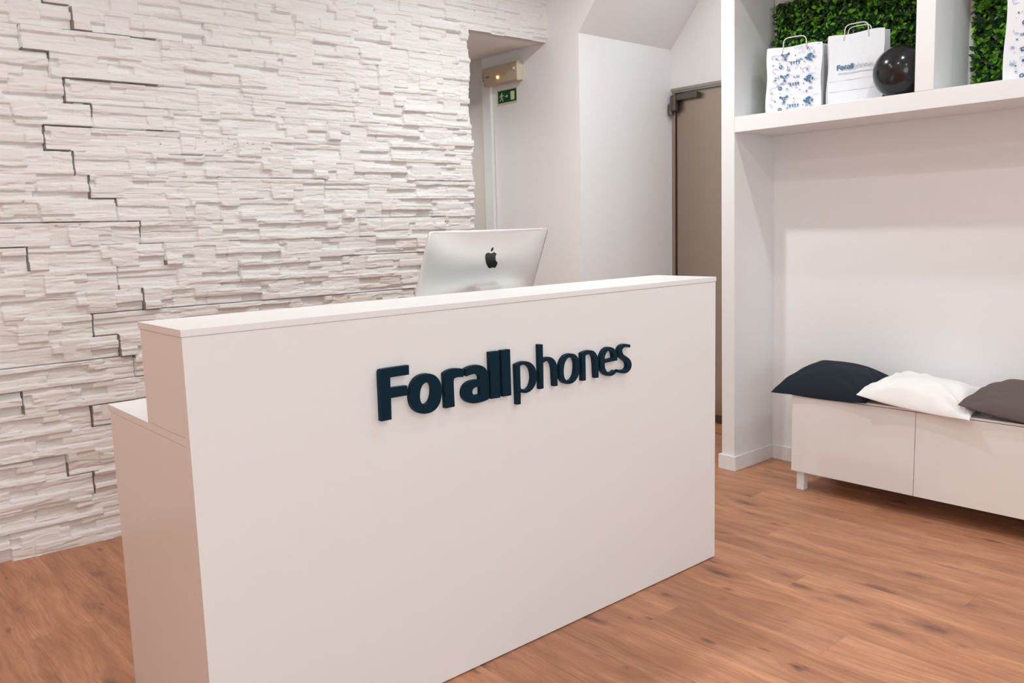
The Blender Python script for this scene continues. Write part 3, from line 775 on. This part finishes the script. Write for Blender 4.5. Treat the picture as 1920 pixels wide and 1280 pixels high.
ex = empty('exit_sign', (XW, (YE0+YE1)/2, ZE0), 'small green running-man exit sign with an arrow, below the emergency luminaire', 'sign')
b0 = to_wall('backing_plate', XW-0.003, XW-0.0005, YE0, YE1, ZE0, ZE1, m='sign_cream', bev=0.0005)
b1 = to_wall('green_field', XW-0.0042, XW-0.0032, YE0+0.008, YE1-0.010, ZE0+0.012, ZE1-0.005, m='sign_green', bev=0.0)
# pictogram, laid out in mm: a to the viewer's right, b up
pic = []
def disc(cx, cy, r, n=12): return [(cx+r*math.cos(2*PI*k/n), cy+r*math.sin(2*PI*k/n)) for k in range(n)]
def limb(x0, y0, x1, y1, w):
    dx, dy = x1-x0, y1-y0; l = math.hypot(dx, dy); nx, ny = -dy/l*w/2, dx/l*w/2
    return [(x0+nx, y0+ny), (x1+nx, y1+ny), (x1-nx, y1-ny), (x0-nx, y0-ny)]
pic += [disc(38, 80, 6), limb(30, 74, 37, 46, 11), limb(36, 70, 47, 62, 4.5), limb(47, 62, 56, 66, 4.5), limb(30, 72, 20, 64, 4.5), limb(20, 64, 16, 52, 4.5),
        limb(36, 48, 46, 36, 6), limb(46, 36, 44, 20, 5.5), limb(34, 48, 28, 34, 6), limb(28, 34, 14, 28, 5.5)]
pic += [limb(66, 56, 84, 56, 5), [(82, 68), (97, 56), (82, 44)]]
pic += [[(122, 22), (158, 22), (158, 86), (122, 86)]]
bm = bmesh.new()
k = 0.001
for pl in pic:
    # wall faces -X: viewer's right is -Y
    vs = [bm.verts.new((XW-0.0046, YE1-0.012-a*1.05*k, ZE0+0.004+b*0.86*k)) for a, b in pl]
    f = bm.faces.new(vs); e = bmesh.ops.extrude_face_region(bm, geom=[f])
    bmesh.ops.translate(bm, vec=(0.0005, 0, 0), verts=[g for g in e['geom'] if isinstance(g, bmesh.types.BMVert)])
b2 = bm_obj('pictogram', bm, M['sign_cream'])
adopt(ex, b0, b1, b2)

# ------------------------------------------------------------------ hedge panels
def hedge(name, label, y0, y1, z0, z1, seed, bright):
    rnd = random.Random(seed)
    root = empty(name, (XB, (y0+y1)/2, z0), label, 'artificial hedge', 'artificial hedge panels at the back of the shelf niches')
    bk = box('backing', XB-0.016, XB-0.0005, y0+0.004, y1-0.004, z0, z1, M['backing'], bev=0.001)
    V, F, MI = [], [], []
    def leaf(c, d, up, L, W, mi, fold):
        s = d.cross(up)
        if s.length < 1e-3: s = Vector((0,1,0))
        s.normalize(); nn = s.cross(d).normalized()
        i = len(V)
        prof_ = [(0, 0), (.28, .42), (.58, .5), (.84, .26), (1.0, 0)]
        for k_, (t, w) in enumerate(prof_):
            mid = c+d*L*t+nn*(-0.18*L*t*t)
            V.append(mid)
            if w: V.append(mid+s*W*w+nn*fold*W*w); V.append(mid-s*W*w+nn*fold*W*w)
        # indices: 0 | 1 2 3 | 4 5 6 | 7 8 9 | 10
        for f in ((0,2,1),(0,1,3),(1,2,5,4),(1,4,6,3),(4,5,8,7),(4,7,9,6),(7,8,10),(7,10,9)):
            F.append(tuple(i+q for q in f)); MI.append(mi)
    step = 0.021
    ny = int((y1-y0)/step); nz_ = int((z1-z0)/step)
    for a in range(ny+1):
        for b in range(nz_+1):
            y = y0+0.006+(a+rnd.uniform(-.4, .4)+0.5*(b % 2))*step; z = z0+0.010+(b+rnd.uniform(-.4, .4))*step
            y = min(max(y, y0+0.006), y1-0.006)
            x = XB-0.018-rnd.uniform(.004, .034)
            n = rnd.choice([3, 3, 4])
            a0 = rnd.uniform(0, 2*PI)
            tilt = Vector((-1, rnd.uniform(-.5, .5), rnd.uniform(-.2, .7))).normalized()
            s1_ = tilt.cross(Vector((0,0,1))).normalized(); s2_ = s1_.cross(tilt)
            for k_ in range(n):
                an = a0+2*PI*k_/n+rnd.uniform(-.3, .3)
                d = (tilt*rnd.uniform(.35, 1.0)+(s1_*math.cos(an)+s2_*math.sin(an))*rnd.uniform(.7, 1.0)).normalized()
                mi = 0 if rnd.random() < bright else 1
                c = Vector((x, y, z))
                L = rnd.uniform(.025, .038)
                end = c+d*L
                if end.z < z0+0.001 or end.z > z1+.004: d.z *= -0.3
                leaf(c, d, tilt, L, L*rnd.uniform(.44, .56), mi, rnd.uniform(.2, .6))
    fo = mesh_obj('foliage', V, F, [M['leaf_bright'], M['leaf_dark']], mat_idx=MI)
    adopt(root, bk, fo)
hedge('hedge_panel', 'green artificial hedge panel behind the paper bags and the black ball', 1.690, 2.560, 1.909, 2.500, 3, .34)
hedge('hedge_panel', 'green artificial hedge panel in the niche at the right edge of the photo', 0.690, 1.555, 1.909, 2.530, 4, .46)

# ------------------------------------------------------------------ paper bags
def bag(label, yc, x0, w, d, ht, rot, handle=True, pattern=False, text=False, two=True, lean=0.0, group=None):
    root = empty('paper_bag', (x0+d/2, yc, 1.9065), label, 'paper bag', 'paper carrier bags on the shelf')
    root.rotation_euler = (0, 0, rot)
    rb = random.Random(int(yc*100))
    # body: open top, creased gussets; local x: depth (front = -d/2), y: width, z up
    NZ, NW = 14, 10
    V, F = [], []
    def ring(t, inset=0.0):
        z = ht*t; out = []
        dd = d/2*(1-0.35*t**2)-inset; ww = w/2-inset
        gus = 0.020*t
        for i in range(NW+1):
            y = ww-2*ww*i/NW
            out.append((-dd+0.004*math.sin(i*1.3+t*5)*t*(1 if inset == 0 else 1)+lean*z, y+0.003*math.sin(t*9+i), z+(0.004*math.sin(i*.9+1) if t == 1 else 0)))
        out.append((0+lean*z, -ww+gus, z))
        for i in range(NW+1):
            y = -ww+2*ww*i/NW
            out.append((dd+lean*z, y, z+(0.006*math.sin(i*.7) if t == 1 else 0)))
        out.append((0+lean*z, ww-gus, z))
        return out
    rings = [ring(j/NZ) for j in range(NZ+1)]+[ring(1-.02*j, 0.0015) for j in (0, 1, 6)]
    n = len(rings[0])
    for rr in rings: V += rr
    for j in range(len(rings)-1):
        for i in range(n):
            k_ = (i+1) % n
            F.append((j*n+i, (j+1)*n+i, (j+1)*n+k_, j*n+k_))
    F.append(tuple(range(n)))
    BM = bmesh.new()
    bv_ = [BM.verts.new(v) for v in V]
    for f in F: BM.faces.new([bv_[i] for i in f])
    def merge(bm, mi):
        for f in bm.faces: f.material_index = mi
        tmp = bpy.data.meshes.new('tmp'); bm.to_mesh(tmp); bm.free(); BM.from_mesh(tmp); bpy.data.meshes.remove(tmp)
    # fold lines across the front, crease shade drawn as thin grey strips
    if text:
        for zz in (0.075, 0.125):
            dd = d/2*(1-0.35*(zz/ht)**2)
            bm = bmesh.new(); add_box(bm, -dd-0.0016+lean*zz, -dd+0.0004+lean*zz, -w/2+0.012, w/2-0.012, zz, zz+0.0007)
            merge(bm, 3)
    hs_ = [(-1, 0.0)] if not two else [(-1, 0.0), (1, 0.010)]
    for sgn, sh_ in hs_:
        xx = sgn*(d/2*0.62)+lean*ht; hw = w*0.21
        pts = []
        for k_ in range(21):
            t = k_/20; a = PI*t
            cyx = math.copysign(abs(math.cos(a))**0.45, math.cos(a))*hw
            pts.append((xx+sgn*0.002, cyx+sh_, ht-0.03+0.028+0.045*abs(math.sin(a))**0.5))
        pts = [(pts[0][0], pts[0][1]*1.08, ht-0.03)]+pts+[(pts[-1][0], pts[-1][1]*1.08, ht-0.03)]
        tv, tf = tube(pts, 0.0026, 8)
        mesh_obj('handle', tv, tf, M['cord'], root, smooth=True)
    def fx(z): return -d/2*(1-0.35*(z/ht)**2)+lean*z-0.0046
    def decal(name, polys, m, dx=0.0):
        bm = bmesh.new()
        for pl in polys:
            vs = [bm.verts.new((fx(b)+dx, -a, b)) for a, b in pl]
            f = bm.faces.new(vs); e = bmesh.ops.extrude_face_region(bm, geom=[f])
            bmesh.ops.translate(bm, vec=(0.0004, 0, 0), verts=[g for g in e['geom'] if isinstance(g, bmesh.types.BMVert)])
        merge(bm, {'ink_blue': 1, 'ink_light': 2, 'ink_fold_grey': 3}[m])
    def ringp(cx, cy, r, w_, n=12, a0=0, a1=2*PI):
        out = []
        for k_ in range(n):
            p, q = a0+(a1-a0)*k_/n, a0+(a1-a0)*(k_+1)/n
            out.append([(cx+r*math.cos(p), cy+r*math.sin(p)), (cx+r*math.cos(q), cy+r*math.sin(q)), (cx+(r-w_)*math.cos(q), cy+(r-w_)*math.sin(q)), (cx+(r-w_)*math.cos(p), cy+(r-w_)*math.sin(p))])
        return out
    if pattern:
        dark, lite = [], []
        P = 0.1055
        for rep in range(-1, 4):
            zb = rep*P+0.006
            D, Lt = [], []
            # blob figure with three lobes around a ring
            def blob(cx, cy, s, rot_):
                o = []
                for k_ in range(3):
                    an = rot_+2*PI*k_/3
                    o.append(limb(cx+.006*s*math.cos(an), cy+.006*s*math.sin(an), cx+.019*s*math.cos(an), cy+.019*s*math.sin(an), .0065*s))
                    o.append(disc(cx+.019*s*math.cos(an), cy+.019*s*math.sin(an), .0062*s, 9))
                return o+ringp(cx, cy, .0095*s, .0042*s)
            D += blob(-.040, .062, .92, .6)
            D += blob(.070, .040, .85, 1.0)+[disc(.064, .036, .007), limb(.060, .048, .076, .058, .008)]
            D += ringp(-.058, .010, .009, .0045)+[limb(-.066, .004, -.052, .003, .004)]
            for q in range(4):
                D += [limb(-.012+q*.012, .026, -.010+q*.012, .012+.003*(q % 2), .0032), disc(-.011+q*.012, .027, .0042, 8)]
            D += [disc(-.081, .052, .0036, 8), disc(-.026, .004, .0034, 8), disc(.006, .058, .003, 8), disc(.033, .098, .0025, 8), limb(.062, .082, .063, .093, .0045), disc(-.020, .030, .003, 8), disc(.048, .022, .003, 8), limb(.088, .034, .089, .046, .008)]
            for q in range(7):
                cx, cy = rb.uniform(-.1, .1), rb.uniform(0, P)
                Lt += ringp(cx, cy, rb.uniform(.006, .014), .0016, 8, rb.uniform(0, 3), rb.uniform(4, 6.2))
            for q in range(24):
                cx, cy = rb.uniform(-.105, .105), rb.uniform(0, P); an = rb.choice([0, 0.1, 1.5, 1.2, 1.7])
                l = rb.uniform(.008, .030)
                Lt.append(limb(cx, cy, cx+l*math.cos(an), cy+l*math.sin(an)*.7, .0015))
            for q in range(7):
                cx, cy = rb.uniform(-.1, .1), rb.uniform(0, P); s = rb.uniform(.004, .009)
                Lt.append([(cx-s, cy-s*.6), (cx+s, cy-s*.5), (cx+s*.8, cy+s*.6), (cx-s*.7, cy+s*.7)])
            for src, dst in ((D, dark), (Lt, lite)):
                for pl in src:
                    pp = [(a*w/.25, b+zb) for a, b in pl]
                    if min(b for a, b in pp) > 0.002 and max(b for a, b in pp) < ht-0.004 and max(abs(a) for a, b in pp) < w/2-0.004:
                        dst.append(pp)
        decal('pale_print', lite, 'ink_light')
        decal('dark_print', dark, 'ink_blue', -0.0003)
    if text:
        for nm, rng, mm in (('bold_print', range(0, 6), 1), ('thin_print', range(6, 12), 3)):
            k_ = 0.178/(2.251-1.206)
            bm = bmesh.new()
            for li in rng:
                loops = LETTERS[li][1]
                # viewer's right (+x on the desk) is -y on the bag
                cxl = (2.251+1.206)/2
                def t3(x, z): 
                    zz = 0.172*ht/.32+(z-0.90)*k_; return (fx(zz), -((x-cxl)*k_)-0.004, zz)
                b_ = prism([flat_loop([(p[0], p[1], p[2]) for p in l]) for l in loops], t3, (0.0004, 0, 0))
                tmp = bpy.data.meshes.new('tmp'); b_.to_mesh(tmp); b_.free(); bm.from_mesh(tmp); bpy.data.meshes.remove(tmp)
            merge(bm, mm)
        tl = []
        xq = -0.080
        while xq < 0.080:
            l = rb.uniform(.004, .010); tl.append([(xq, .146*ht/.32), (xq+l, .146*ht/.32), (xq+l, .1495*ht/.32), (xq, .1495*ht/.32)]); xq += l+rb.uniform(.001, .003)
        decal('tagline', tl, 'ink_fold_grey')
    bm_obj('bag_body', BM, [M['paper'], M['ink_blue'], M['ink_light'], M['ink_fold_grey']], root)
    return root
bag('white paper bag printed all over with blue doodles, left of the plain white bag', 2.332, 3.955, 0.275, 0.115, 0.325, math.radians(12), pattern=True, two=False)
bag('plain white paper bag with a small blue and grey printed logo, beside the black ball', 2.043, 4.03, 0.270, 0.10, 0.345, math.radians(5), text=True)
bag('blue-patterned white paper bag cut by the right edge of the photo', 1.205, 3.93, 0.275, 0.115, 0.50, math.radians(-2), pattern=True, two=False)

# ------------------------------------------------------------------ ball
bm = bmesh.new(); bmesh.ops.create_uvsphere(bm, u_segments=64, v_segments=40, radius=0.118)
ball = bm_obj('ball', bm, M['black_rubber'], smooth=True)
ball.location = (3.988, 1.7955, 1.9065+0.118)
tag(ball, 'shiny black ball on the shelf at the right of the white bag', 'ball')

# ------------------------------------------------------------------ storage bench
BX, BY1, BY0, BZ0, BZ1 = 3.790, 2.200, 0.364, 0.100, 0.502
bench = empty('storage_bench', (BX+0.2, (BY0+BY1)/2, 0), 'low white storage bench on square legs under the shelf, carrying three cushions', 'bench')
def bpart(name, *a, m='gloss_white', bev=0.0015):
    o = box(name, *a, M[m], bev=bev); adopt(bench, o); return o
bpart('top_panel', BX-0.001, 4.222, BY0, BY1, BZ1-0.010, BZ1)
bpart('carcass', BX+0.020, 4.220, BY0+0.001, BY1-0.001, BZ0, BZ1-0.0105)
for k in range(3):
    y1 = BY1-0.001-k*0.612
    bpart('cabinet_door', BX, BX+0.0185, y1-0.6095, y1, BZ0-0.001, BZ1-0.013)
for (lx, ly) in ((BX+0.018, BY1-0.062), (4.15, BY1-0.062), (BX+0.018, BY0+0.02), (4.15, BY0+0.02), (BX+0.018, 0.966), (4.15, 0.966)):
    bpart('leg', lx, lx+0.040, ly, ly+0.040, 0.0005, BZ0-0.0012, m='white_paint', bev=0.002)

# ------------------------------------------------------------------ cushions
def cushion(name, label, m, c, w, d, T, rot, seed, droop=None, low=0.28, tiltx=0.0, tilty=0.0, wr=1.0):
    rs = random.Random(seed)
    N = 56
    V, F = [], []
    ph = [rs.uniform(0, 6.28) for _ in range(12)]
    def shape(u, v, top):
        pin = 0.085
        x = d/2*u*(1-pin*(1-v*v)); y = w/2*v*(1-pin*(1-u*u))
        a = max(0, 1-abs(u)**2.6); b = max(0, 1-abs(v)**2.6)
        t = (a*b)**0.55
        wrn = 0.0
        # creases radiating from the corners and along the seams
        for (cu, cv, k_) in ((1,1,0),(1,-1,1),(-1,1,2),(-1,-1,3)):
            du, dv = cu-u, cv-v; r = math.hypot(du, dv); an = math.atan2(dv, du)
            wrn += 0.0055*math.exp(-(r/0.75)**2)*math.sin(an*11+ph[k_])*min(1, r*3)
        for (q, k_) in ((1-u, 4), (1+u, 5)):
            wrn += 0.0040*math.exp(-(q/0.28)**2)*math.sin(v*13+ph[k_]+2*math.sin(v*3+ph[k_+2]))
        for (q, k_) in ((1-v, 8), (1+v, 9)):
            wrn += 0.0040*math.exp(-(q/0.28)**2)*math.sin(u*13+ph[k_]+2*math.sin(u*3+ph[k_+1]))
        wrn += 0.004*math.sin(u*3.1+v*2.3+ph[10])
        edge = min(1, 6*min(1-abs(u), 1-abs(v)))
        z = (T*(1-low)*t+wrn*wr*edge*t**.3) if top else (-T*low*t+0.3*wrn*wr*edge)
        if not top: z = max(z, -T*low)
        z -= 0.024*max(0, -u)**2*(1-0.85*v*v)
        return x, y, z
    cr, sr = math.cos(rot), math.sin(rot)
    def place(x, y, z):
        z += tiltx*x+tilty*y
        X, Y, Z = c[0]+cr*x-sr*y, c[1]+sr*x+cr*y, c[2]+z
        Z = max(Z, BZ1+0.0008) if X > BX-0.004 and Y < BY1+0.004 else Z-0.35*max(0, BX-X)-0.10*max(0, Y-BY1)
        return (X, Y, Z)
    idt, idb = {}, {}
    for j in range(N+1):
        for i in range(N+1):
            # denser rows near the seams
            u = math.sin((i/N*2-1)*PI/2); v = math.sin((j/N*2-1)*PI/2)
            x, y, z = shape(u, v, True); idt[i, j] = len(V); V.append(place(x, y, z+0.0))
            if i in (0, N) or j in (0, N): idb[i, j] = idt[i, j]
            else:
                x, y, z = shape(u, v, False); idb[i, j] = len(V); V.append(place(x, y, z))
    for j in range(N):
        for i in range(N):
            F.append((idt[i, j], idt[i+1, j], idt[i+1, j+1], idt[i, j+1]))
            F.append((idb[i, j], idb[i, j+1], idb[i+1, j+1], idb[i+1, j]))
    o = mesh_obj(name, V, F, m, smooth=True, origin=(c[0], c[1], BZ1))
    tag(o, label, 'cushion', 'cushions lying on the bench')
    return o
cushion('cushion', 'blue-black square cushion at the left end of the bench', M['black_cloth'], (3.968, 2.055, 0.517), 0.50, 0.41, 0.143, math.radians(0), 1, low=0.10, wr=1.8)
cushion('cushion', 'white square cushion between the blue-black and the grey-brown cushion', M['white_cloth'], (3.950, 1.595, 0.540), 0.50, 0.41, 0.125, math.radians(0), 2, low=0.30, tilty=0.09, wr=2.2)
cushion('cushion', 'grey-brown linen cushion cut by the right edge of the photo', M['grey_cloth'], (3.960, 1.150, 0.546), 0.50, 0.41, 0.13, math.radians(0), 3, low=0.30, tilty=0.10, wr=1.8)

# ------------------------------------------------------------------ ceiling downlights
LAMPS = [(0.72, 2.65, 13, 0), (1.9, 2.65, 4, 0), (3.0, 2.8, 23, 0), (3.28, 1.3, 6.6, 0), (2.1, 1.3, 6.2, 0), (0.72, 0.4, 2, 0), (3.28, -0.3, 10, 0), (2.1, -0.3, 8.5, 0),
         (0.72, -1.9, 4.4, 0), (2.1, -1.9, 5.3, 0), (3.28, -1.9, 3.6, 0), (4.28, 3.02, 2.0, 0), (-1.1, 1.3, 8.8, 1), (-1.1, 2.9, 8, 1)]  # last pair: unseen tinted lamps added as fill for the desk's left side
for i, (x, y, en, warm_fill) in enumerate(LAMPS):
    root = empty('downlight', (x, y, CEIL), 'round recessed ceiling downlight', 'downlight', 'recessed downlights in the ceiling')
    bm = bmesh.new()
    n = 32; V = []
    prof_ = [(0.062, 0.0), (0.062, -0.006), (0.046, -0.009), (0.042, -0.004)]
    for r, z in prof_:
        V.append([bm.verts.new((r*math.cos(2*PI*k/n), r*math.sin(2*PI*k/n), z)) for k in range(n)])
    for a, b in zip(V, V[1:]):
        for k in range(n): bm.faces.new((a[k], a[(k+1) % n], b[(k+1) % n], b[k]))
    ri = bm_obj('trim_ring', bm, M['white_paint'], root, smooth=False)
    bm = bmesh.new(); bmesh.ops.create_circle(bm, cap_ends=True, segments=n, radius=0.042)
    bmesh.ops.translate(bm, vec=(0, 0, -0.004), verts=bm.verts[:])
    ln = bm_obj('lens', bm, M['lamp'], root)
    ld = bpy.data.lights.new('downlight_source', 'AREA'); ld.shape = 'DISK'; ld.size = 0.085
    ld.energy = LE*en; ld.color = (1.0, 0.60, 0.42) if warm_fill else (0.925, 0.985, 1.0)
    ld.spread = math.radians(170)
    lo = bpy.data.objects.new('downlight_source', ld); link(lo, root); lo.location = (0, 0, -0.012)

root = empty('corridor_fill_light', (2.9, 5.1, Z_OPEN+0.004), 'unseen round fill light added in the corridor ceiling behind the stone wall', 'downlight')  # unseen lamp added to brighten the wall behind the opening
bm = bmesh.new(); bmesh.ops.create_cone(bm, cap_ends=True, segments=32, radius1=0.05, radius2=0.06, depth=0.01)
bmesh.ops.translate(bm, vec=(0, 0, -0.006), verts=bm.verts[:])
bm_obj('lens', bm, M['lamp'], root)
ld = bpy.data.lights.new('downlight_source', 'AREA'); ld.shape = 'DISK'; ld.size = 0.1; ld.energy = LE*12.5; ld.color = (1.0, 0.96, 0.90); ld.spread = math.radians(150)
lo = bpy.data.objects.new('downlight_source', ld); link(lo, root); lo.location = (0, 0, -0.014)

w = bpy.data.worlds.new('world'); sc.world = w; w.use_nodes = True
bg = w.node_tree.nodes['Background']; bg.inputs[0].default_value = (0.9, 0.92, 1.0, 1); bg.inputs[1].default_value = 0.3

sc.view_settings.view_transform = 'Standard'; sc.view_settings.look = 'None'
sc.view_settings.gamma = 1.0; sc.view_settings.exposure = EXPO; sc.view_settings.use_curve_mapping = False
